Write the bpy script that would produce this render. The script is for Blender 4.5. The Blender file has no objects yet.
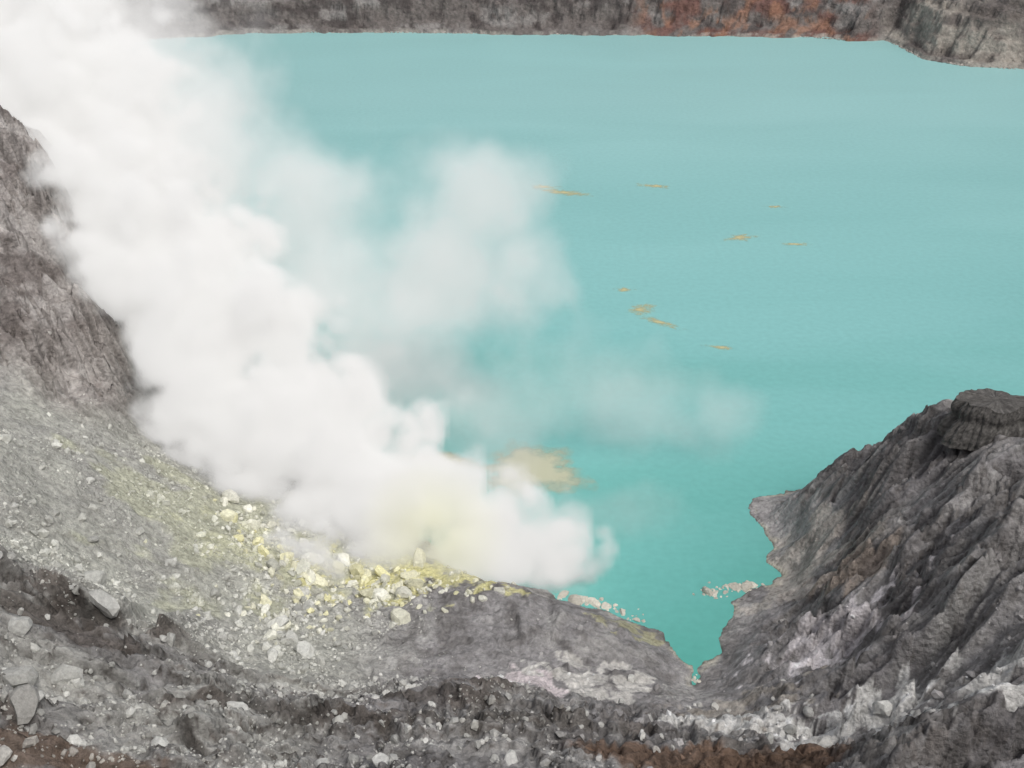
import bpy, math, numpy as np
from mathutils import Vector
rng=np.random.default_rng(7)
scene=bpy.context.scene
COL=scene.collection

# ------------------------------------------------------------ numpy noise
_T=rng.random(65536).astype(np.float32)*2-1
def _h(ix,iy,s):
    return _T[((ix*73856093)^(iy*19349663)^(s*83492791+1013))&65535]
def vnoise(x,y,s=0):
    xi=np.floor(x).astype(np.int64);yi=np.floor(y).astype(np.int64)
    fx=x-xi;fy=y-yi
    u=fx*fx*fx*(fx*(fx*6-15)+10);v=fy*fy*fy*(fy*(fy*6-15)+10)
    a=_h(xi,yi,s);b=_h(xi+1,yi,s);c=_h(xi,yi+1,s);d=_h(xi+1,yi+1,s)
    return (a*(1-u)+b*u)*(1-v)+(c*(1-u)+d*u)*v
def fbm(x,y,o=5,s=0,g=0.5):
    r=0;a=1;t=0
    for i in range(o):
        r=r+a*vnoise(x,y,s+i*17);t+=a;a*=g
        x,y=(x*1.62+y*1.2)+11.3,(y*1.62-x*1.2)-7.1
    return r/t
def ridged(x,y,o=5,s=0,g=0.5,rot=True):
    r=0;a=1;t=0
    for i in range(o):
        n=1-np.abs(vnoise(x,y,s+i*29))*1.6
        r=r+a*n;t+=a;a*=g
        if rot: x,y=(x*1.62+y*1.2)+3.3,(y*1.62-x*1.2)+9.1
        else: x,y=x*2.03+3.1,y*2.03+1.7
    return r/t
def ss(a,b,x):
    t=np.clip((x-a)/(b-a),0,1);return t*t*(3-2*t)
def mix(a,b,t): return a*(1-t)+b*t

# ------------------------------------------------------------ lake shoreline (world metres)
shore=[(35.5,157.7),(37.1,161.7),(39,167.4),(43.3,173.3),(46.5,179.5),(46.6,183.7),(51.5,187.1),(56.7,188.4),(58.8,192.9),(57.2,198.3),(59.7,202.8),(58.9,209.7),(57,215.8),(57.4,220),(61.9,224.3),(71,226.9),
(88,227),(120,232),(170,245),(260,300),(380,400),(430,560),(380,660),
(322.4,703.2),(286.3,715),(268.8,739.7),(265.8,783.2),(264.2,801.2),(238.4,797.5),(206.6,812.3),(135.4,816.1),(63.7,819.9),(-81.7,827.7),(-191.2,827.7),(-256.4,801.2),(-280.2,765.9),(-295.5,733.4),(-303.5,703.2),
(-290,600),(-250,470),(-195,370),(-150,315),(-112,287),(-84,268),(-62,250),(-44,231),(-26,214),
(-14,198),(-3,189),(7,187),(9,184),(14,182),(21,180),(26,177),(30,173),(33.5,169),(34.3,165),(34,160)]
def sdist(X,Y,poly=shore):
    d2=np.full(X.shape,1e18);ins=np.zeros(X.shape,bool);n=len(poly)
    for i in range(n):
        ax,ay=poly[i];bx,by=poly[(i+1)%n]
        ex,ey=bx-ax,by-ay
        t=np.clip(((X-ax)*ex+(Y-ay)*ey)/(ex*ex+ey*ey),0,1)
        dd=(X-ax-t*ex)**2+(Y-ay-t*ey)**2
        d2=np.minimum(d2,dd)
        if ay!=by:
            c=((ay>Y)!=(by>Y))&(X<(bx-ax)*(Y-ay)/(by-ay)+ax)
            ins^=c
    d=np.sqrt(d2);return np.where(ins,-d,d)

# ------------------------------------------------------------ near terrain control heights (x,y,z)
C=[(-122,263,80),(-115,267,71),(-109,269,60),(-102,260,50),(-96,251,34),(-89,242,20),(-111,224,62),(-108,206,46),(-102,229,50),(-96,205,37),
(-85,211,26),(-95,173,44),(-83,187,31),(-70,206,16),(-84,147,43),(-74,159,30),(-60,170,19),(-57,198,11),(-44,181,8),(-33,177,6),(-49,161,14),(-76,128,42),
(-65,134,33),(-52,139,24),(-71,114,40),(-65,100,42),(-48,105,36),(-30,111,30),(-34,132,22),(-16,114,27),(0,114,27),(0,131,19),(-16,167,9),(-6,173,8),
(9,169,7.5),(21,163,5),(28,160,2.5),(-11,154,10),(-6,148,9),(9,149,8),(15,140,12),(30,143,8),(92,189,45),(100,186,42),(86,194,36),(82,199,28),(76,207,17),
(68,217,6),(78,185,25),(70,187,14),(62,192,5),(78,157,31),(82,143,42),(70,157,22),(63,160,15),(55,161,9),(47,160,5),(42,152,5),(50,143,12),
(62,130,24),(72,116,38),(75,124,42),(65,100,42),(54,109,32),(41,114,27),(28,117,23),(23,138,12),
(-20,195,4),(-35,200,5),(-50,215,6),(-72,228,6),
(105,210,20),(130,214,14),(150,190,42),(125,180,44),(110,160,50),(150,120,75),(110,120,62),(105,95,60),
(-150,275,92),(-140,240,84),(-160,200,94),(-130,150,76),(-115,105,72),(-200,320,125),(-130,268,82),(-150,330,55),
(0,88,38),(-40,88,42),(45,88,42),(0,60,68),(-50,60,70),(50,60,70),(0,35,95),(0,12,130),(0,-30,147),(-100,0,140),(100,0,140),(-100,50,95),(100,50,95),
(-340,400,210),(-340,150,210),(-340,-70,190),(340,300,130),(340,100,170),(340,-70,190),(0,-80,150),(230,210,60),(-230,100,150)]
C=np.array(C,float)
def tps_fit(P,v,lam=1.5):
    n=len(P);d=np.linalg.norm(P[:,None]-P[None],axis=2)
    K=np.where(d>0,d*d*np.log(np.maximum(d,1e-9)),0)+lam*np.eye(n)*10
    A=np.zeros((n+3,n+3));A[:n,:n]=K;A[:n,n]=1;A[:n,n+1:]=P;A[n,:n]=1;A[n+1:,:n]=P.T
    return np.linalg.solve(A,np.r_[v,0,0,0])
Wt=tps_fit(C[:,:2],C[:,2])
def tps(X,Y):
    r=np.full(X.shape,Wt[-3])+Wt[-2]*X+Wt[-1]*Y
    for i in range(len(C)):
        d2=(X-C[i,0])**2+(Y-C[i,1])**2
        r+=Wt[i]*0.5*d2*np.log(np.maximum(d2,1e-9))
    return r

H0=0.4
xs_d=np.arange(-132,132.01,H0);ys_d=np.arange(88,292.01,H0)
def outer(a,b,n,first):   # growing spacing
    t=np.linspace(0,1,n+1)[1:];return a+(b-a)*(t**1.8)
xs=np.r_[outer(-132,-350,40,0)[::-1],xs_d,outer(132,350,40,0)]
ys=np.r_[outer(88,-90,45,0)[::-1],ys_d,outer(292,430,35,0)]
X,Y=np.meshgrid(xs,ys)
ix0=40;iy0=45;nx=len(xs_d);ny=len(ys_d)
warpx=fbm(X/30,Y/30,3,5)*8;warpy=fbm(X/30,Y/30,3,9)*8
sd=sdist(X,Y)
sdn=sd+np.exp(-np.abs(sd)/14)*(fbm(X/6,Y/6,4,31)*2.6)
Z=tps(X,Y)
land=ss(2,16,sd)
right=ss(38,55,X)*ss(300,230,Y)
cliff=ss(-84,-96,X)*ss(198,214,Y+warpy*.5)
scree=ss(-22,-40,X)*ss(136,150,Y)*ss(225,205,Y)*ss(-110,-98,X)
mound=np.exp(-(((X-4)/34)**2+((Y-160)/15)**2)**2)
Z+=land*fbm(X/38,Y/38,3,2)*3.0
# right ridge : spurs and gullies running down towards the inlet
u=(X+warpx*0.6);v=(Y+warpy*0.9-0.30*X)
r1=ridged(u/50,v/16,4,40,.45);r2=ridged((u+.3*v)/20,(v-.2*u)/8,4,60)
Z+=land*right*((r1-0.45)*11.0+(r2-0.45)*3.0)
# cliff crags
Z+=land*cliff*((ridged(X/20,(Y-0.4*X)/11+Z/30,4,70)-0.4)*7+(ridged(X/6.5,Y/5,3,75)-.4)*2.4)
# mound rills
ang=np.arctan2(Y-150,X-4)
Z+=land*mound*((ridged(ang*4.2+warpx*.05,np.hypot(X-4,Y-150)/30,4,80)-0.4)*1.6+(ridged(X/7,Y/7,4,85)-.4)*1.5)
Z+=land*(ridged(X/17+warpx/40,Y/17,6,90)-0.4)*1.6

# ---- hydraulic erosion on the dense block
def erode(h,n=70000,batches=5,steps=46):
    h=h.copy();ny_,nx_=h.shape
    def samp(px,py):
        xi=px.astype(int);yi=py.astype(int);fx=px-xi;fy=py-yi
        a=h[yi,xi];b=h[yi,xi+1];c=h[yi+1,xi];d=h[yi+1,xi+1]
        return a*(1-fx)*(1-fy)+b*fx*(1-fy)+c*(1-fx)*fy+d*fx*fy,(b-a)*(1-fy)+(d-c)*fy,(c-a)*(1-fx)+(d-b)*fx
    for bt in range(batches):
        px=rng.uniform(2,nx_-3,n);py=rng.uniform(2,ny_-3,n)
        dx=np.zeros(n);dy=np.zeros(n);vel=np.ones(n);w=np.ones(n);sed=np.zeros(n)
        for st in range(steps):
            hh,gx,gy=samp(px,py)
            dx=dx*0.25-gx*0.75;dy=dy*0.25-gy*0.75
            l=np.maximum(np.hypot(dx,dy),1e-6);dx/=l;dy/=l
            qx=px+dx;qy=py+dy
            ok=(qx>1)&(qx<nx_-3)&(qy>1)&(qy<ny_-3)&(hh>0.4)
            px,py,qx,qy,dx,dy,vel,w,sed,hh=[a[ok] for a in (px,py,qx,qy,dx,dy,vel,w,sed,hh)]
            if len(px)==0:break
            h2,_,_=samp(qx,qy)
            dh=h2-hh
            cap=np.maximum(-dh,0.01)*vel*w*5.0
            dep=np.where((sed>cap)|(dh>0),np.where(dh>0,np.minimum(dh,sed),(sed-cap)*0.2),0)
            er=np.where((sed<=cap)&(dh<=0),np.minimum((cap-sed)*0.12,-dh*0.3),0)
            ch=(dep-er)*0.5
            sed=sed-dep+er
            xi=px.astype(int);yi=py.astype(int);fx=px-xi;fy=py-yi
            for oy,ox,ww in((0,0,(1-fx)*(1-fy)),(0,1,fx*(1-fy)),(1,0,(1-fx)*fy),(1,1,fx*fy)):
                h.ravel()[:]+=np.bincount((yi+oy)*nx_+xi+ox,ch*ww,ny_*nx_)
            vel=np.sqrt(np.maximum(vel*vel-dh*4*0.4,0.01));vel=np.minimum(vel,3);w*=0.975
            px,py=qx,qy
    return h
blk=Z[iy0:iy0+ny,ix0:ix0+nx]
er=erode(blk)
dl=np.clip(er-blk,-3,2.0)
edge=np.minimum(np.minimum(ss(0,12,np.arange(nx)),ss(0,12,np.arange(nx)[::-1]))[None,:],np.minimum(ss(0,12,np.arange(ny)),ss(0,12,np.arange(ny)[::-1]))[:,None])
flow=np.zeros_like(Z);flow[iy0:iy0+ny,ix0:ix0+nx]=dl*edge
flow*=(1-0.75*scree)*(1-0.35*right)*(1-.6*cliff)
Z=Z+flow*land
# rock outcrops: plateaus with sharp irregular edges (resistant lava layers)
face=np.zeros_like(Z)
def outcrop(mask,sx,sy,seed,h,t0,w=.045):
    global Z,face
    n=fbm(X/sx+.25*fbm(X/3,Y/3,3,seed+7),Y/sy,5,seed)
    s=ss(t0,t0+w,n);Z=Z+land*mask*s*h
    face=np.maximum(face,mask*s*(1-s)*4)
outcrop(right,16,10,140,2.4,.10,.06);outcrop(right,9,6,146,1.3,.12,.08);outcrop(right,22,12,152,-2.4,.16)
cm_=cliff*ss(272,256,Y)
outcrop(cm_,12,14,180,3.4,.02,.07);outcrop(cm_,8,9,186,2.4,.10,.08);outcrop(cm_,14,8,192,-3.0,.12,.07)
nearm=ss(150,140,Y+warpy*.5)*ss(70,50,X)
outcrop(nearm,13,6,820,1.6,.08,.06);outcrop(nearm,9,4.5,826,1.0,.14,.07)
# scarps: broken ledges whose faces look back toward the viewpoint side
nF=fbm(X/2.2,Y/2.2,3,890)*.9
def scarp(x0,x1,y0,h,seed,back=14,tilt=0.0):
    global Z,face
    yl=y0+tilt*(X-(x0+x1)/2)+fbm(X/14,X*0+seed,4,seed)*9+fbm(X/3.4,Y/8,2,seed+3)*.9
    br=ss(-.28,.05,fbm(X/9,X*0+3,2,seed+5))
    hh=h*br*(0.8+.4*fbm(X/6,X*0,2,seed+6))*ss(x0-6,x0+4,X)*ss(x1+6,x1-4,X)
    d=Y-yl
    Z=Z+land*hh*.6*ss(-.45,.45,d)*ss(back,2,d)
    Z=Z+land*hh*.4*ss(-2.5,-1.9,d)*ss(back,2,d)
    face=np.maximum(face,ss(-2.8,-2.0,d+nF)*ss(1.0,.4,d+nF)*np.clip(hh/h*1.2,0,1))
scarp(-12,26,134,4.0,900);scarp(-52,-14,124,3.2,910,12,.12);scarp(-88,-56,139,4.0,920,14,-.10);scarp(16,46,131,2.6,930,10,-.1)
scarp(-80,-40,112,2.6,940,9,.1);scarp(60,76,133,4.5,950,10);scarp(-30,4,142,2.2,960,9,.1);scarp(64,84,150,3.5,970,9,.2)
Z-=6.5*np.exp(-(((X-95)/10)**2+((Y-188)/7)**2))
earth=ss(0,.35,1-np.sqrt(((X-33)/22)**2+((Y-118)/9)**2)+.5*fbm(X/6,Y/6,4,319))
# fine roughness
Z+=land*(1-.7*earth)*((ridged(X/4.2,Y/4.2,4,150)-0.4)*(0.6-.25*right-.15*cliff)+fbm(X/1.5,Y/1.5,3,160)*(0.22-.06*right))
lim=147-1.09*Y+fbm(X/9,Y/9,4,165)*1.5-1.0
Z=np.where(Y<103,np.minimum(Z,lim+np.maximum(0,Y-99)*2),Z)
# shoreline
zl=np.maximum(Z,0.9+fbm(X/3,Y/3,3,170)*0.6)*ss(-0.5,8,sdn)+0.05
zl=zl+ss(0,2.5,sdn)*0.45*(0.6+fbm(X/2.2,Y/2.2,3,175))
zw=-np.minimum(np.abs(sdn)*0.35,8)-0.05
Z=np.where(sdn>0,zl,zw)
Z=np.clip(Z,-8,230)

# ------------------------------------------------------------ terrain colours (albedo)
def c3(r,g,b): return np.array([r,g,b])[None,None,:]
gz_y,gz_x=np.gradient(Z,ys,xs);slope=np.hypot(gz_x,gz_y)
nA=fbm(X/11,Y/11,5,200);nB=fbm(X/3.3,Y/3.3,4,210);nC=fbm(X/40,Y/40,3,220);nD=fbm(X/1.1,Y/1.1,3,230)
def M(m): return np.clip(m,0,1)[...,None]
col=np.ones(Z.shape+(3,))*c3(.275,.265,.265)
col=mix(col,c3(.37,.36,.35),M(ss(-.1,.35,nA)))
col=mix(col,c3(.16,.15,.145),M(ss(.05,.35,-nB)*0.55))
# right ridge streaks
st=fbm(u/30,v/3.2,4,240)
col=mix(col,c3(.21,.20,.205),M(right*ss(0,.35,st)*0.7))
col=mix(col,c3(.39,.375,.37),M(right*ss(0,.35,-st)*0.75))
col=mix(col,c3(.15,.14,.14),M(right*ss(.1,.3,fbm(u/12,v/9,5,245))*0.5))
def blob(cx,cy,rx,ry,k=0.8,s=0,sc=4.0,th=0.0,w=.35):
    d=np.sqrt(((X-cx)/rx)**2+((Y-cy)/ry)**2)
    return ss(0.0,w,1-d+k*fbm(X/sc,Y/sc,4,300+s)-th)
col=mix(col,c3(.48,.44,.40),M(blob(62,190,12,16,1.0,1)*0.7))
col=mix(col,c3(.46,.38,.32),M(blob(68,171,8,7,1.0,2)*0.7))
col=mix(col,c3(.70,.66,.68),M(blob(57,154,10,7,1.6,3,2.5)*0.9))
col=mix(col,c3(.44,.42,.42),M(blob(61,215,9,10,1.0,4)*0.65))
col=mix(col,c3(.66,.59,.60),M(blob(1,150,8,4,1.2,5,3,0,.15)*0.92))
col=mix(col,c3(.60,.58,.55),M(blob(15,153,10,6,1.2,6,3,0,.15)*0.92))
col=mix(col,c3(.44,.40,.35),M(blob(40,143,9,6,1.6,7,2.5)*0.6))
col=mix(col,c3(.46,.44,.27),M(blob(24,172,6,3.5,1.3,8,2.5)*0.7))
# left scree : paler, yellow-green toward the fumaroles
leftg=ss(-15,-40,X)*ss(96,110,Y)*ss(-118,-104,X)
col=mix(col,c3(.42,.415,.385),M(leftg*(0.55+0.8*nA)*0.8))
col=mix(col,c3(.45,.45,.405),M(scree*(0.8+0.5*nA)))
col=mix(col,c3(.46,.465,.345),M(blob(-58,190,26,26,0.9,13,7)*0.65))
col=mix(col,c3(.56,.56,.40),M(blob(-36,186,26,12,1.1,14,4)*0.65))
col=mix(col,c3(.72,.68,.34),M(blob(-20,186,22,9,1.3,15,3)*0.8))
# cliff : tan brown with dark bands
col=mix(col,c3(.40,.365,.345),M(cliff*0.85))
col=mix(col,c3(.18,.155,.145),M(cliff*ss(0.0,.3,fbm(X/9,Z/6+Y/14,4,260))*0.75))
col=mix(col,c3(.54,.51,.49),M(cliff*ss(0.05,.35,fbm(X/6,Z/5+Y/9,4,270))*0.6))
col=mix(col,c3(.11,.09,.078),M(blob(-74,134,12,4,1.4,16,5)*0.7))
col=mix(col,c3(.12,.105,.09),M(blob(-4,128,22,4.5,1.4,18,5)*0.6))
# dark rock on exposed faces
dk=c3(.105,.09,.08)*(1+.9*nB[...,None])
col=mix(col,dk,M(face*(0.85-.35*right-.3*cliff)))
# earth-brown areas
col=mix(col,c3(.185,.12,.085)*(1+.4*nB[...,None]),M(earth*0.93))
col=mix(col,c3(.16,.11,.08),M(blob(-60,104,22,4.5,0.9,20,5)*0.8))
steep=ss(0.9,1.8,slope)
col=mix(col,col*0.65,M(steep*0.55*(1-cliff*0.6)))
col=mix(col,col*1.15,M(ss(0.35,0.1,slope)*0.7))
# white mineral crusts
for (bx,by,rx,ry,s) in((59,132,8,4.5,9),(66,116,8,5,10),(50,129,8,3.6,11),(34,138,9,3.2,12),(56,121,6,3,21),(43,134,6,2.6,22),(73,123,6,3.4,23)):
    col=mix(col,c3(.74,.73,.71),M(blob(bx,by,rx,ry,1.4,s,2.6,0.0,.10)*0.94*(1-.2*steep)))
# waterline
col=mix(col,c3(.52,.49,.40),M(ss(1.8,0.5,sdn)*ss(-.1,.3,nB+.1)*0.6))
col=mix(col,c3(.10,.11,.09),M(ss(.5,.1,sdn)*0.6))
col=mix(col,col*1.25,M(ss(0.1,0.6,flow)*0.7));col=mix(col,col*0.8,M(ss(0.2,1.2,-flow)*0.6))
col*=(1+0.20*nD+0.14*nB)[...,None]
col=np.clip(col,0.02,0.8)

def grid_mesh(name,Xg,Yg,Zg,colg):
    r,c=Xg.shape
    co=np.stack([Xg,Yg,Zg],-1).reshape(-1,3).astype(np.float32)
    i=np.arange(r*c).reshape(r,c)
    q=np.stack([i[:-1,:-1],i[:-1,1:],i[1:,1:],i[1:,:-1]],-1).reshape(-1,4)
    return poly_mesh(name,co,q,colg.reshape(-1,3))
def poly_mesh(name,co,faces,colv,smooth=True,alpha=None):
    k=faces.shape[1];m=bpy.data.meshes.new(name)
    m.vertices.add(len(co));m.vertices.foreach_set("co",co.astype(np.float32).ravel())
    m.loops.add(faces.size);m.loops.foreach_set("vertex_index",faces.astype(np.int32).ravel())
    m.polygons.add(len(faces));m.polygons.foreach_set("loop_start",np.arange(0,faces.size,k,dtype=np.int32))
    m.polygons.foreach_set("loop_total",np.full(len(faces),k,np.int32))
    m.polygons.foreach_set("use_smooth",np.full(len(faces),smooth))
    m.update(calc_edges=True)
    if colv is not None:
        a=m.attributes.new("Col","FLOAT_COLOR","POINT");a.data.foreach_set("color",np.c_[colv,np.ones(len(colv)) if alpha is None else alpha].astype(np.float32).ravel())
    o=bpy.data.objects.new(name,m);COL.objects.link(o);return o

# ------------------------------------------------------------ materials
def newmat(name):
    m=bpy.data.materials.new(name);m.use_nodes=True;nt=m.node_tree;nt.nodes.clear();return m,nt
def N(nt,t,**kw):
    n=nt.nodes.new(t)
    for k,v in kw.items(): setattr(n,k,v)
    return n
def rock_mat(name,gain=1.0,bump=1.0,scale=1.0,rough=0.95,var=0.35):
    m,nt=newmat(name);L=nt.links.new
    out=N(nt,"ShaderNodeOutputMaterial");b=N(nt,"ShaderNodeBsdfPrincipled");L(b.outputs[0],out.inputs[0])
    b.inputs["Roughness"].default_value=rough;b.inputs["Specular IOR Level"].default_value=0.2
    at=N(nt,"ShaderNodeAttribute",attribute_name="Col");tc=N(nt,"ShaderNodeTexCoord")
    n1=N(nt,"ShaderNodeTexNoise");n1.inputs["Scale"].default_value=0.9*scale;n1.inputs["Detail"].default_value=5;n1.inputs["Roughness"].default_value=0.72
    L(tc.outputs["Object"],n1.inputs["Vector"])
    mr=N(nt,"ShaderNodeMapRange");L(n1.outputs[0],mr.inputs[0]);mr.inputs[1].default_value=0.3;mr.inputs[2].default_value=0.7
    mr.inputs[3].default_value=(1-var)*gain;mr.inputs[4].default_value=(1+var)*gain
    mu=N(nt,"ShaderNodeVectorMath",operation="SCALE");L(at.outputs["Color"],mu.inputs[0]);L(mr.outputs[0],mu.inputs["Scale"]);L(mu.outputs[0],b.inputs["Base Color"])
    v=N(nt,"ShaderNodeTexVoronoi");v.inputs["Scale"].default_value=1.1*scale;L(tc.outputs["Object"],v.inputs["Vector"])
    n2=N(nt,"ShaderNodeTexNoise");n2.inputs["Scale"].default_value=0.45*scale;n2.inputs["Detail"].default_value=6;n2.inputs["Roughness"].default_value=0.74
    L(tc.outputs["Object"],n2.inputs["Vector"])
    ad=N(nt,"ShaderNodeMath",operation="MULTIPLY_ADD");L(v.outputs["Distance"],ad.inputs[0]);ad.inputs[1].default_value=-0.3;L(n2.outputs[0],ad.inputs[2])
    bp=N(nt,"ShaderNodeBump");bp.inputs["Strength"].default_value=0.9;bp.inputs["Distance"].default_value=1.3*bump/scale
    L(ad.outputs[0],bp.inputs["Height"]);L(bp.outputs[0],b.inputs["Normal"]);return m
m_ter=rock_mat("volcanic_ash_rock",1.0,1.2,1.0)
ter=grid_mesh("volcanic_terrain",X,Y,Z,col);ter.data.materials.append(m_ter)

# ------------------------------------------------------------ far crater wall (ring around the lake)
cx0,cy0=50.0,480.0
th=np.radians(np.linspace(-42,207,1500))
pol=np.array(shore)
def rshore(t):
    dx,dy=np.cos(t),np.sin(t);best=np.zeros_like(t)
    for i in range(len(pol)):
        a=pol[i]-[cx0,cy0];b=pol[(i+1)%len(pol)]-[cx0,cy0];e=b-a
        den=dx*e[1]-dy*e[0];den=np.where(np.abs(den)<1e-9,1e-9,den)
        tt=(a[0]*e[1]-a[1]*e[0])/den;s=(a[0]*dy-a[1]*dx)/den
        best=np.where((s>=0)&(s<=1)&(tt>0),np.maximum(best,tt),best)
    return best
rs=rshore(th)
dd=np.r_[np.linspace(-8,60,60),60+(np.linspace(0,1,50)[1:]**1.5)*600]
TH,D=np.meshgrid(th,dd);RS=np.tile(rs,(len(dd),1))
arc=TH*345
RX=cx0+np.cos(TH)*(RS+D);RY=cy0+np.sin(TH)*(RS+D)
d1=D+fbm(RX/28,RY/28,5,400)*7+(ridged(arc/16,D/50,5,410)-0.45)*7-fbm(RX/5,RY/5,3,420)*1.5
hz=np.where(d1<0,d1*0.3,0)
dp=np.maximum(d1,0)
hz=hz+1.5*ss(0,2,dp)+dp*0.45*ss(14,0,dp)+ss(4,30,dp)*24+ss(24,70,dp)*34+ss(70,300,dp)*110+ss(300,600,dp)*30
hz+=ss(2,12,dp)*((ridged(arc/13,hz/16+D/30,5,430)-0.45)*8+(ridged(RX/5,RY/5,4,440)-0.4)*2.4)
def terr(Z,h,k=0.16):
    q=Z/h;f=np.floor(q);t=q-f
    return (f+ss(0.5-k,0.5+k,t))*h
hz=mix(hz,terr(hz+fbm(arc/30,D/30,3,450)*4,6.5,0.14),ss(3,10,dp)*0.45)
nW=fbm(arc/26,hz/10,5,460);nW2=fbm(arc/7,hz/5,4,470)
cw=np.ones(RX.shape+(3,))*c3(.155,.138,.13)
cw=mix(cw,c3(.25,.235,.225),M(ss(0,.4,nW)));cw=mix(cw,c3(.07,.06,.058),M(ss(.0,.3,nW2)*0.85))
rust=ss(80,110,RX)*ss(262,245,RX)*ss(700,760,RY)
cw=mix(cw,c3(.16,.08,.066),M(rust*ss(-.25,.15,fbm(arc/18,hz/9,4,480))*0.85))
cw=mix(cw,c3(.32,.17,.11),M(rust*ss(.08,.3,fbm(arc/10,hz/7,4,490))*0.6))
prom=ss(258,270,RX)*ss(820,800,RY)
cw=mix(cw,c3(.36,.33,.29),M(prom*ss(-.3,.2,nW)*0.85));cw=mix(cw,c3(.18,.16,.145),M(prom*ss(0,.3,nW2)*.6))
cw=mix(cw,c3(.42,.40,.36),M(ss(3,1.2,dp)*ss(-.1,.2,nW2)*0.6))
cw=np.clip(cw,.02,.7)
m_wall=rock_mat("crater_wall_rock",1.0,1.0,0.35)
wall=grid_mesh("crater_wall",RX[::-1],RY[::-1],hz[::-1],cw[::-1]);wall.data.materials.append(m_wall)

g=9000.0
gnd=poly_mesh("ground",np.array([(-g,-g,-12),(g,-g,-12),(g,g,-12),(-g,g,-12)],float),np.array([[0,1,2,3]]),np.tile([[.17,.15,.14]],(4,1)));gnd.data.materials.append(m_wall)

# ------------------------------------------------------------ lake
m,nt=newmat("acid_lake_water");L=nt.links.new
out=N(nt,"ShaderNodeOutputMaterial");b=N(nt,"ShaderNodeBsdfPrincipled");L(b.outputs[0],out.inputs[0])
b.inputs["Roughness"].default_value=0.42;b.inputs["IOR"].default_value=1.33
ge=N(nt,"ShaderNodeNewGeometry");sp=N(nt,"ShaderNodeSeparateXYZ");L(ge.outputs["Position"],sp.inputs[0])
mp=N(nt,"ShaderNodeMapping");mp.inputs["Rotation"].default_value=(0,0,.25);mp.inputs["Scale"].default_value=(.006,.016,1);L(ge.outputs["Position"],mp.inputs["Vector"])
wn=N(nt,"ShaderNodeTexNoise");wn.inputs["Scale"].default_value=1.0;wn.inputs["Detail"].default_value=5;wn.inputs["Distortion"].default_value=.6;L(mp.outputs[0],wn.inputs["Vector"])
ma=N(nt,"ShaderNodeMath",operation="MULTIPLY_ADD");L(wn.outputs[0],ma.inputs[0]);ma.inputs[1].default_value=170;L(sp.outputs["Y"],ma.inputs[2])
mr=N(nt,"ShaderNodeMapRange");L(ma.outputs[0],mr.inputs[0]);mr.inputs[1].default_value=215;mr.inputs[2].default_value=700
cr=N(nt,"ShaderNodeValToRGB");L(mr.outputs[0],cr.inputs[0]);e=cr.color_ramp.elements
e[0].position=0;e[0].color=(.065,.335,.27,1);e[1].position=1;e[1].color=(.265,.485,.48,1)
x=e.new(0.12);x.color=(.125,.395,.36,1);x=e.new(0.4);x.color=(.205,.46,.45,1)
wn2=N(nt,"ShaderNodeTexNoise");wn2.inputs["Scale"].default_value=0.5;wn2.inputs["Detail"].default_value=3;L(ge.outputs["Position"],wn2.inputs["Vector"])
wn3=N(nt,"ShaderNodeMath",operation="MULTIPLY_ADD");L(wn.outputs[0],wn3.inputs[0]);wn3.inputs[1].default_value=.7;L(wn2.outputs[0],wn3.inputs[2])
mr2=N(nt,"ShaderNodeMapRange");L(wn3.outputs[0],mr2.inputs[0]);mr2.inputs[1].default_value=.5;mr2.inputs[2].default_value=1.2;mr2.inputs[3].default_value=.92;mr2.inputs[4].default_value=1.08
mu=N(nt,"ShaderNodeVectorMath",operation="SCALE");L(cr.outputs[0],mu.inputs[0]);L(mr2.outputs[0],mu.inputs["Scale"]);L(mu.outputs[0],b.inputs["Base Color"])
rp=N(nt,"ShaderNodeTexNoise");rp.inputs["Scale"].default_value=0.9;rp.inputs["Detail"].default_value=3;L(ge.outputs["Position"],rp.inputs["Vector"])
bp=N(nt,"ShaderNodeBump");bp.inputs["Strength"].default_value=0.35;bp.inputs["Distance"].default_value=0.07;L(rp.outputs[0],bp.inputs["Height"]);L(bp.outputs[0],b.inputs["Normal"])
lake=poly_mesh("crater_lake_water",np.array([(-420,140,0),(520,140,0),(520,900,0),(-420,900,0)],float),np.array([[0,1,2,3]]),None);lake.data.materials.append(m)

# ------------------------------------------------------------ sulphur scum on the lake
def scum(name,items,colr,hf):
    cos=[];fs=[];al=[];base=0
    for (x_,y_,rx,ry,rot,sd_) in items:
        n=96;a=np.linspace(0,2*np.pi,n,endpoint=False)
        k=1.15+0.55*fbm(np.cos(a)*1.4+sd_,np.sin(a)*1.4+sd_*2,3,500)+hf*fbm(np.cos(a)*4+sd_,np.sin(a)*4,3,505)
        px=np.cos(a)*rx*k;py=np.sin(a)*ry*k
        qx=px*math.cos(rot)-py*math.sin(rot)+x_;qy=px*math.sin(rot)+py*math.cos(rot)+y_
        cos.append(np.c_[qx,qy,np.full(n,0.04)]);cos.append([[x_,y_,0.05]]);al+= [0.0]*n+[1.0]
        for i in range(n): fs.append((base+i,base+(i+1)%n,base+n))
        base+=n+1
    co=np.vstack(cos)
    return poly_mesh(name,co,np.array(fs),np.tile([colr],(len(co),1)),alpha=np.array(al))
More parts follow.
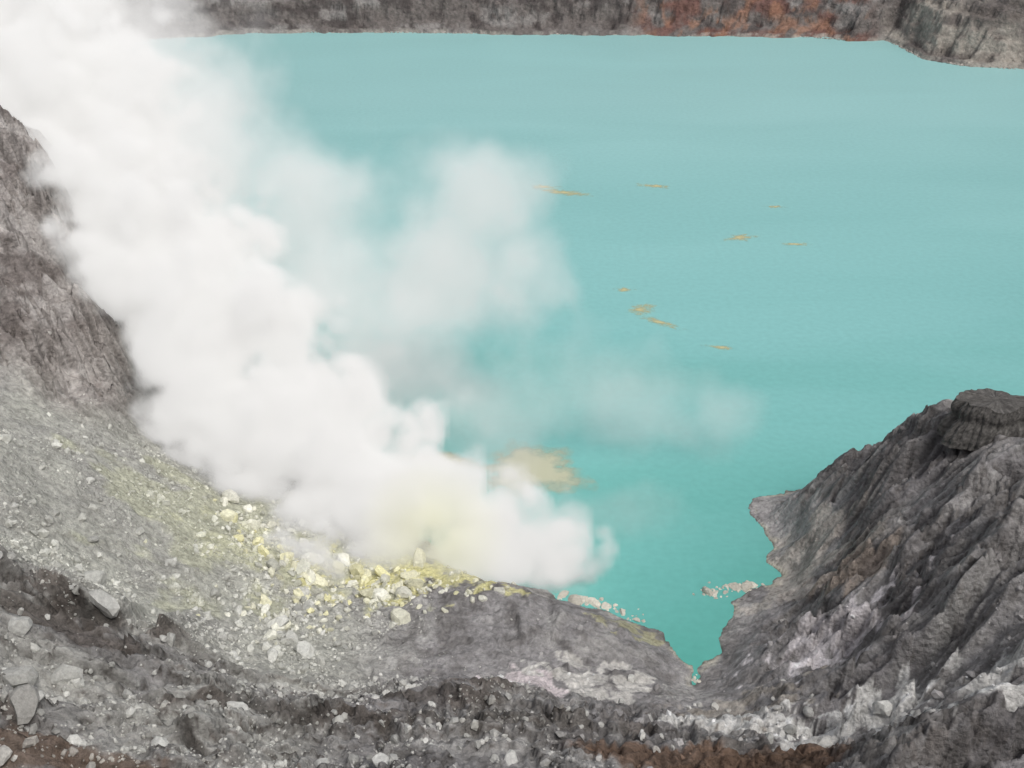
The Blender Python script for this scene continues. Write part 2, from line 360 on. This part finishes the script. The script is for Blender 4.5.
def scum_mat(name,lo,hi,scale,amp,top):
    m_sc,nt=newmat(name);L=nt.links.new
    out=N(nt,"ShaderNodeOutputMaterial");b=N(nt,"ShaderNodeBsdfPrincipled");b.inputs["Roughness"].default_value=.7
    at=N(nt,"ShaderNodeAttribute",attribute_name="Col");L(at.outputs["Color"],b.inputs["Base Color"])
    ge=N(nt,"ShaderNodeNewGeometry");wn=N(nt,"ShaderNodeTexNoise");wn.inputs["Scale"].default_value=scale;wn.inputs["Detail"].default_value=6;wn.inputs["Roughness"].default_value=.65;L(ge.outputs["Position"],wn.inputs["Vector"])
    ad=N(nt,"ShaderNodeMath",operation="MULTIPLY_ADD");L(wn.outputs[0],ad.inputs[0]);ad.inputs[1].default_value=amp;L(at.outputs["Alpha"],ad.inputs[2])
    mr=N(nt,"ShaderNodeMapRange");L(ad.outputs[0],mr.inputs[0]);mr.inputs[1].default_value=lo;mr.inputs[2].default_value=hi;mr.inputs[4].default_value=top
    tr=N(nt,"ShaderNodeBsdfTransparent");mx=N(nt,"ShaderNodeMixShader");L(mr.outputs[0],mx.inputs[0]);L(tr.outputs[0],mx.inputs[1]);L(b.outputs[0],mx.inputs[2]);L(mx.outputs[0],out.inputs[0]);return m_sc
o=scum("floating_sulphur",[(23,459,14,4,-.25,1),(14,466,7,3,-.2,2),(63,468,8,3,-.3,3),(110,440,5,2,0,4),(108,396,6,2,0,5),(88,403,8,4,.5,6),(39,352,4.5,2,-.1,7),(43,335,6,4.5,.9,8),(48,325,9,2.4,-.7,9),(65,306,5,1.6,-.3,10)],(.56,.49,.26),.3);o.data.materials.append(scum_mat("sulphur_scum",1.25,2.0,.35,2.0,.85))
o=scum("sulphur_foam",[(5,236,13,12,.2,11),(-17,240,11,4,-.1,12)],(.50,.50,.36),.12);o.data.materials.append(scum_mat("foam",.62,1.15,.16,1.2,.85))

# ------------------------------------------------------------ rocks
import bmesh
def rock_templates(n,sub):
    out=[]
    for k in range(n):
        bm=bmesh.new();bmesh.ops.create_icosphere(bm,subdivisions=sub,radius=1)
        co=np.array([v.co[:] for v in bm.verts]);f=np.array([[v.index for v in fc.verts] for fc in bm.faces]);bm.free()
        for j in range(9):
            nrm=rng.normal(size=3);nrm/=np.linalg.norm(nrm);c=rng.uniform(.45,.8)
            d=co@nrm;ov=np.maximum(d-c,0);co=co-ov[:,None]*nrm
        co*=rng.uniform([.8,.65,.5],[1.2,1.0,.85]);co+=rng.normal(size=co.shape)*0.03
        out.append((co,f))
    return out
def zat(x,y):
    i=np.clip(np.searchsorted(xs,x)-1,0,len(xs)-2);j=np.clip(np.searchsorted(ys,y)-1,0,len(ys)-2)
    fx=(x-xs[i])/(xs[i+1]-xs[i]);fy=(y-ys[j])/(ys[j+1]-ys[j])
    return Z[j,i]*(1-fx)*(1-fy)+Z[j,i+1]*fx*(1-fy)+Z[j+1,i]*(1-fx)*fy+Z[j+1,i+1]*fx*fy
def cat(x,y):
    i=np.clip(np.searchsorted(xs,x),0,len(xs)-1);j=np.clip(np.searchsorted(ys,y),0,len(ys)-1);return col[j,i]
def eat(x,y):
    i=np.clip(np.searchsorted(xs,x),0,len(xs)-1);j=np.clip(np.searchsorted(ys,y),0,len(ys)-1);return earth[j,i]
T1=rock_templates(10,1);T2=rock_templates(12,2)
m_rock=rock_mat("boulder_rock",1,0.25,2.2,0.9,0.25)
def rocks(name,x,y,s,colr,tmpl,sink=0.25,water=False):
    cos=[];fs=[];cs=[];base=0;z=np.zeros(len(x)) if water else zat(x,y)
    which=rng.integers(0,len(tmpl),len(x))
    for k,(tc,tf) in enumerate(tmpl):
        ids=np.where(which==k)[0]
        if len(ids)==0: continue
        q=rng.normal(size=(len(ids),4));q[:,:1]+=1.0;q/=np.linalg.norm(q,axis=1)[:,None]
        az=rng.uniform(0,2*np.pi,len(ids))
        w_,a,b_,c=q.T
        R=np.stack([1-2*(b_*b_+c*c),2*(a*b_-c*w_),2*(a*c+b_*w_),2*(a*b_+c*w_),1-2*(a*a+c*c),2*(b_*c-a*w_),2*(a*c-b_*w_),2*(b_*c+a*w_),1-2*(a*a+b_*b_)],-1).reshape(-1,3,3)
        Rz=np.zeros_like(R);Rz[:,0,0]=np.cos(az);Rz[:,0,1]=-np.sin(az);Rz[:,1,0]=np.sin(az);Rz[:,1,1]=np.cos(az);Rz[:,2,2]=1
        R=R@Rz
        v=np.einsum('nij,vj->nvi',R,tc)*s[ids][:,None,None]
        if water: v[:,:,2]*=.55
        v+=np.stack([x[ids],y[ids],z[ids]+s[ids]*(0.5-sink)*0.6],-1)[:,None,:]
        nv=len(tc);cos.append(v.reshape(-1,3))
        fs.append((tf[None]+(base+np.arange(len(ids))*nv)[:,None,None]).reshape(-1,3));base+=nv*len(ids)
        cs.append(np.repeat(colr[ids],nv,0))
    o=poly_mesh(name,np.vstack(cos),np.vstack(fs),np.vstack(cs),smooth=False);o.data.materials.append(m_rock);return o
def scatter(n,dens,xr,yr):
    x=rng.uniform(*xr,n);y=rng.uniform(*yr,n);k=rng.random(n)<dens(x,y)*(1-.9*eat(x,y));k&=zat(x,y)>0.3
    return x[k],y[k]
def g2(x,y,cx,cy,rx,ry): return np.exp(-(((x-cx)/rx)**2+((y-cy)/ry)**2))
def dscree(x,y):
    cl=np.clip(0.4+1.3*fbm(x/9,y/9,4,600),0.03,1)
    return np.clip((g2(x,y,-50,178,24,34)*1.1+g2(x,y,-78,165,28,40)*0.7+g2(x,y,-40,140,40,16)*.8+g2(x,y,-55,112,34,12)*.8+g2(x,y,0,125,70,18)*0.25+g2(x,y,80,130,30,50)*.12)*cl,0,1)
x_,y_=scatter(90000,dscree,(-112,110),(95,228))
s_=0.17+rng.pareto(2.5,len(x_))*0.24;s_=np.minimum(s_,1.3)
cc=cat(x_,y_);lum=rng.uniform(.75,1.5,len(x_))[:,None];cr_=np.clip(mix(cc,np.array([[.44,.44,.41]]),0.5*ss(20,-10,x_)[:,None])*lum,.03,.7)
rocks("scree_rocks",x_,y_,s_,cr_,T1)
def dbould(x,y): return np.clip(g2(x,y,-48,165,16,26)*.9+g2(x,y,-62,115,30,12)*.9+g2(x,y,-5,118,40,12)*.6+g2(x,y,-75,150,20,25)*.4+g2(x,y,35,140,20,12)*.3,0,1)*np.clip(.4+1.4*fbm(x/7,y/7,3,610),0.03,1)
x_,y_=scatter(4200,dbould,(-100,75),(97,220))
s_=0.6+rng.pareto(2.4,len(x_))*0.7;s_=np.minimum(s_,3.0)
cr_=np.clip(mix(cat(x_,y_),np.array([[.48,.48,.455]]),.65)*rng.uniform(.7,1.35,len(x_))[:,None],.03,.7)
rocks("boulders",x_,y_,s_,cr_,T2)
def dful(x,y): return np.clip(g2(x,y,-28,179,18,7)+g2(x,y,-52,194,10,9)*.6+g2(x,y,-42,170,9,10)*.7,0,1)
x_,y_=scatter(3000,dful,(-75,20),(150,215));s_=np.minimum(.5+rng.pareto(2.2,len(x_))*.65,2.9)
cr_=mix(np.array([[.68,.675,.60]]),np.array([[.70,.67,.40]]),rng.random((len(x_),1))**2)*rng.uniform(.72,1.12,len(x_))[:,None]
rocks("sulphur_boulders",x_,y_,s_,np.clip(cr_,0,.78),T2)
pts=[(13,184,2.6),(15,184.4,2.4),(17.5,183.6,2.4),(20,182.5,1.8),(42,187,2.2),(43.4,186.6,1.4),(48,188.5,2.2),(50,188.6,2.6),(52,189.3,2.0),(46.5,189.2,1.2),(26,178,1.2),(23,180.4,1.6),(36.2,160,1),(11,186,1.6)]
px=[];py=[];ps=[]
for a_,b_,s0 in pts:
    px.append(a_);py.append(b_);ps.append(s0)
    for k in range(10):
        px.append(a_+rng.normal()*1.6);py.append(b_+rng.normal()*.8);ps.append(rng.uniform(.2,.8))
px=np.array(px);py=np.array(py);ps=np.array(ps)
rocks("shore_rocks",px,py,ps,np.clip(np.array([[.56,.53,.46]])*rng.uniform(.7,1.15,len(px))[:,None],0,.7),T2,sink=.6,water=True)
t_=np.radians(rng.uniform(40,140,1400));r_=rshore(t_)+np.abs(rng.normal(size=1400))*3
xx=cx0+np.cos(t_)*r_;yy=cy0+np.sin(t_)*r_
rocks("far_shore_rocks",xx,yy,rng.uniform(.4,1.5,1400),np.array([[.33,.31,.28]])*rng.uniform(.5,1.4,1400)[:,None],T1,water=True)

# ------------------------------------------------------------ cap rock on the right peak
def caprock():
    n=160;lv=20;cos=[]
    a=np.linspace(0,2*np.pi,n,endpoint=False);ca,sa=np.cos(a),np.sin(a)
    for j in range(lv):
        h=j/(lv-1)
        flute=0.92+0.05*np.abs(np.sin(a*11+2.5*np.sin(a*3)))+0.28*fbm(ca*1.6+5,sa*1.6+h*.3,4,700)
        ledge=1.0+0.07*float(vnoise(np.array(h*5.0),np.array(.3),720))+(0.22*(1-h)**2)+.05*fbm(ca*3+h*2,sa*3-h*2,4,722)
        r=flute*ledge*(1-0.10*h)
        top=9.0+1.3*fbm(ca*1.3+3,sa*1.3,4,710)
        cos.append(np.c_[95+ca*r*8.8,189+sa*r*4.8,37.0+h*top])
    R=cos[-1]
    for k in (.7,.4,.15,.01):
        q=R.copy();q[:,0]=95+(R[:,0]-95)*k;q[:,1]=189+(R[:,1]-189)*k;q[:,2]=R[:,2].mean()*(1-k)+R[:,2]*k+(.6*fbm(q[:,0]/2.5,q[:,1]/2.5,3,730) if k>.1 else 0);cos.append(q)
    L_=len(cos);co=np.vstack(cos)
    f=[]
    for j in range(L_-1):
        for i in range(n): f.append((j*n+i,j*n+(i+1)%n,(j+1)*n+(i+1)%n,(j+1)*n+i))
    cv=np.tile([[.10,.095,.09]],(len(co),1))*(1+.25*rng.normal(size=(len(co),1)))
    o=poly_mesh("cap_rock",co,np.array(f),np.clip(cv,.03,.3),smooth=False);o.data.materials.append(rock_mat("cap_rock_basalt",1,.5,1.2))
caprock()

# ------------------------------------------------------------ smoke plume (voxel volume)
gt=bpy.data.node_groups.new("SmokeField","GeometryNodeTree")
gt.interface.new_socket(name="Geometry",in_out="INPUT",socket_type="NodeSocketGeometry");gt.interface.new_socket(name="Geometry",in_out="OUTPUT",socket_type="NodeSocketGeometry")
GL=gt.links.new
def G(t,**kw):
    n=gt.nodes.new(t)
    for k,v in kw.items(): setattr(n,k,v)
    return n
def put(sock,v):
    if isinstance(v,bpy.types.NodeSocket): GL(v,sock)
    else: sock.default_value=v
def gm(op,a,b=0.0,c=None,clamp=False):
    n=G("ShaderNodeMath",operation=op);n.use_clamp=clamp;put(n.inputs[0],a);put(n.inputs[1],b)
    if c is not None: put(n.inputs[2],c)
    return n.outputs[0]
def gv(op,a,b):
    n=G("ShaderNodeVectorMath",operation=op);put(n.inputs[0],a);put(n.inputs[1],b);return n
def sstep(v,a,b,lo=0.0,hi=1.0):
    n=G("ShaderNodeMapRange",interpolation_type="SMOOTHSTEP");put(n.inputs[0],v)
    for i,q in enumerate((a,b,lo,hi)): n.inputs[i+1].default_value=q
    return n.outputs[0]
pos=G("GeometryNodeInputPosition").outputs[0]
def noise(vec,scale,detail=3,rough=.55,color=False):
    n=G("ShaderNodeTexNoise");put(n.inputs["Vector"],vec);n.inputs["Scale"].default_value=scale;n.inputs["Detail"].default_value=detail;n.inputs["Roughness"].default_value=rough
    return n.outputs["Color"] if color else n.outputs[0]
w=gv("SUBTRACT",noise(pos,1/22,3,color=True),(.5,.5,.5)).outputs[0]
sc=G("ShaderNodeVectorMath",operation="SCALE");GL(w,sc.inputs[0]);sc.inputs["Scale"].default_value=15
q=gv("ADD",pos,sc.outputs[0]).outputs[0]
def vor(vec,scale):
    n=G("ShaderNodeTexVoronoi",feature="SMOOTH_F1");put(n.inputs["Vector"],vec);n.inputs["Scale"].default_value=scale
    n.inputs["Smoothness"].default_value=.25;return n.outputs["Distance"]
def blobs(lst):
    cur=None
    for (a,b,c,rx,ry,rz) in lst:
        s=gv("SUBTRACT",q,(a,b,c)).outputs[0];s=gv("MULTIPLY",s,(1/rx,1/ry,1/rz)).outputs[0]
        l=G("ShaderNodeVectorMath",operation="LENGTH");GL(s,l.inputs[0])
        v=gm("SUBTRACT",1.0,l.outputs["Value"])
        cur=v if cur is None else gm("MAXIMUM",cur,v)
    return cur
core=blobs([(8,189,3,13,10,9),(1,191,7,16,11,14),(-12,192,6,18,11,13),(-12,198,10,19,13,16),(-25,192,5,15,8,9),(-24,199,12,20,14,17),(-36,202,12,18,11,14),(-34,209,18,21,16,19),(-46,211,18,20,13,16),(-52,220,29,23,17,20),(-64,222,28,20,14,16),(-66,229,38,24,18,21),(-58,226,38,20,14,16),(-76,236,40,23,16,19),(-82,244,50,25,18,22),(-93,256,54,24,19,22),(-104,270,62,26,20,24),(-120,290,74,30,22,26),(-142,318,88,36,28,32),(-43,186,9,5,4,5),(-37,184,8,4,3,5),(-50,189,10,4,3,4)])
veil=blobs([(-18,258,46,31,24,28),(-32,240,34,28,20,28),(-8,264,62,22,20,18),(0,257,44,17,18,24),(-54,262,56,32,22,28),(-40,245,46,24,18,22),(-76,270,68,32,24,24),(-92,290,78,38,26,30),(-140,345,86,54,36,42),(-60,228,22,20,16,18)])
wisp=blobs([(35,244,10,30,18,14),(52,244,14,16,12,10),(12,240,22,28,16,20),(20,212,4,22,12,8),(-5,225,14,20,14,14)])
fb=noise(pos,1/13,6,.62);fb2=noise(pos,1/24,6,.64)
v1=vor(q,1/15);v2=vor(q,1/6.5)
bill=gm("ADD",gm("MULTIPLY",gm("SUBTRACT",.49,v1),.95),gm("MULTIPLY",gm("SUBTRACT",.46,v2),.55))
cs_=gm("ADD",gm("ADD",core,bill),gm("MULTIPLY",gm("SUBTRACT",fb,.5),.8))
dc=gm("MULTIPLY",sstep(cs_,.03,.28),0.29)
vs=gm("ADD",gm("ADD",veil,gm("MULTIPLY",bill,.35)),gm("MULTIPLY",gm("SUBTRACT",fb2,.5),2.0))
dv=gm("MULTIPLY",sstep(vs,-.05,.75),0.042)
ws=gm("ADD",wisp,gm("MULTIPLY",gm("SUBTRACT",fb2,.5),2.2))
dw=gm("MULTIPLY",sstep(ws,.0,.8),0.018)
den=gm("ADD",dc,gm("ADD",dv,dw))
den=gm("MULTIPLY",den,gm("GREATER_THAN",den,0.0015))
vc=G("GeometryNodeVolumeCube");put(vc.inputs["Density"],den);vc.inputs["Min"].default_value=(-190,172,-1);vc.inputs["Max"].default_value=(78,375,125)
vc.inputs["Resolution X"].default_value=223;vc.inputs["Resolution Y"].default_value=169;vc.inputs["Resolution Z"].default_value=105
smt=G("GeometryNodeSetMaterial");GL(vc.outputs[0],smt.inputs[0])
go=G("NodeGroupOutput");GL(smt.outputs[0],go.inputs[0])
ms,nt=newmat("fumarole_steam");L=nt.links.new
out=N(nt,"ShaderNodeOutputMaterial");pv=N(nt,"ShaderNodeVolumePrincipled");L(pv.outputs[0],out.inputs["Volume"])
pv.inputs["Density"].default_value=1.0;pv.inputs["Anisotropy"].default_value=0.0;pv.inputs["Color"].default_value=(1,1,1,1)
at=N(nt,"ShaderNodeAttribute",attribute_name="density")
me_=N(nt,"ShaderNodeMath",operation="MULTIPLY");L(at.outputs["Fac"],me_.inputs[0]);me_.inputs[1].default_value=0.37;L(me_.outputs[0],pv.inputs["Emission Strength"])  # added glow, scaled by density, stands in for multiple scattering inside the steam
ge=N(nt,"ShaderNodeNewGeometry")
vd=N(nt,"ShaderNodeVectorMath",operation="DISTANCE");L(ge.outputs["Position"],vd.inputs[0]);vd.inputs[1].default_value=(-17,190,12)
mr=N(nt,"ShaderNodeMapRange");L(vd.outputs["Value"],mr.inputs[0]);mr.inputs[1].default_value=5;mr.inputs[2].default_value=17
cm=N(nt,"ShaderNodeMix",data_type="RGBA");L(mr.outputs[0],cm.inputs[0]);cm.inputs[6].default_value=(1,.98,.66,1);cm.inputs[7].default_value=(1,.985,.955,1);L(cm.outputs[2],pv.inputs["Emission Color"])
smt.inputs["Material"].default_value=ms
ms.cycles.volume_step_rate=10.0
ms.cycles.volume_sampling='DISTANCE'
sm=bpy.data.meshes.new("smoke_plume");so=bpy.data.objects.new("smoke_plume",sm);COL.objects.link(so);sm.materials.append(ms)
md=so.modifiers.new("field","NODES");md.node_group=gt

# ------------------------------------------------------------ light
wd=bpy.data.worlds.new("World");scene.world=wd;wd.use_nodes=True;nt=wd.node_tree;nt.nodes.clear();L=nt.links.new
el=math.radians(54);az=math.radians(145)
sk=N(nt,"ShaderNodeTexSky",sky_type="NISHITA");sk.sun_disc=False;sk.sun_elevation=el;sk.sun_rotation=az;sk.dust_density=4;sk.air_density=1.0
hs=N(nt,"ShaderNodeHueSaturation");hs.inputs["Saturation"].default_value=0.3;L(sk.outputs[0],hs.inputs["Color"])
bg=N(nt,"ShaderNodeBackground");bg.inputs["Strength"].default_value=0.15;L(hs.outputs[0],bg.inputs["Color"])
wo=N(nt,"ShaderNodeOutputWorld");L(bg.outputs[0],wo.inputs[0])
sl=bpy.data.lights.new("sun","SUN");sl.energy=1.5;sl.angle=math.radians(12);sl.color=(1,.97,.92)
s=bpy.data.objects.new("sun",sl);COL.objects.link(s)
d=Vector((math.sin(az)*math.cos(el),math.cos(az)*math.cos(el),math.sin(el)))
s.rotation_euler=d.to_track_quat('Z','Y').to_euler()

# ------------------------------------------------------------ camera
cd=bpy.data.cameras.new("camera");cd.sensor_width=36;cd.lens=36*1098/1024;cd.clip_end=20000
cam=bpy.data.objects.new("camera",cd);cam.location=(0,0,150);cam.rotation_euler=(math.radians(90-28),0,0);COL.objects.link(cam);scene.camera=cam
scene.view_settings.view_transform='Standard';scene.view_settings.look='None';scene.view_settings.exposure=0
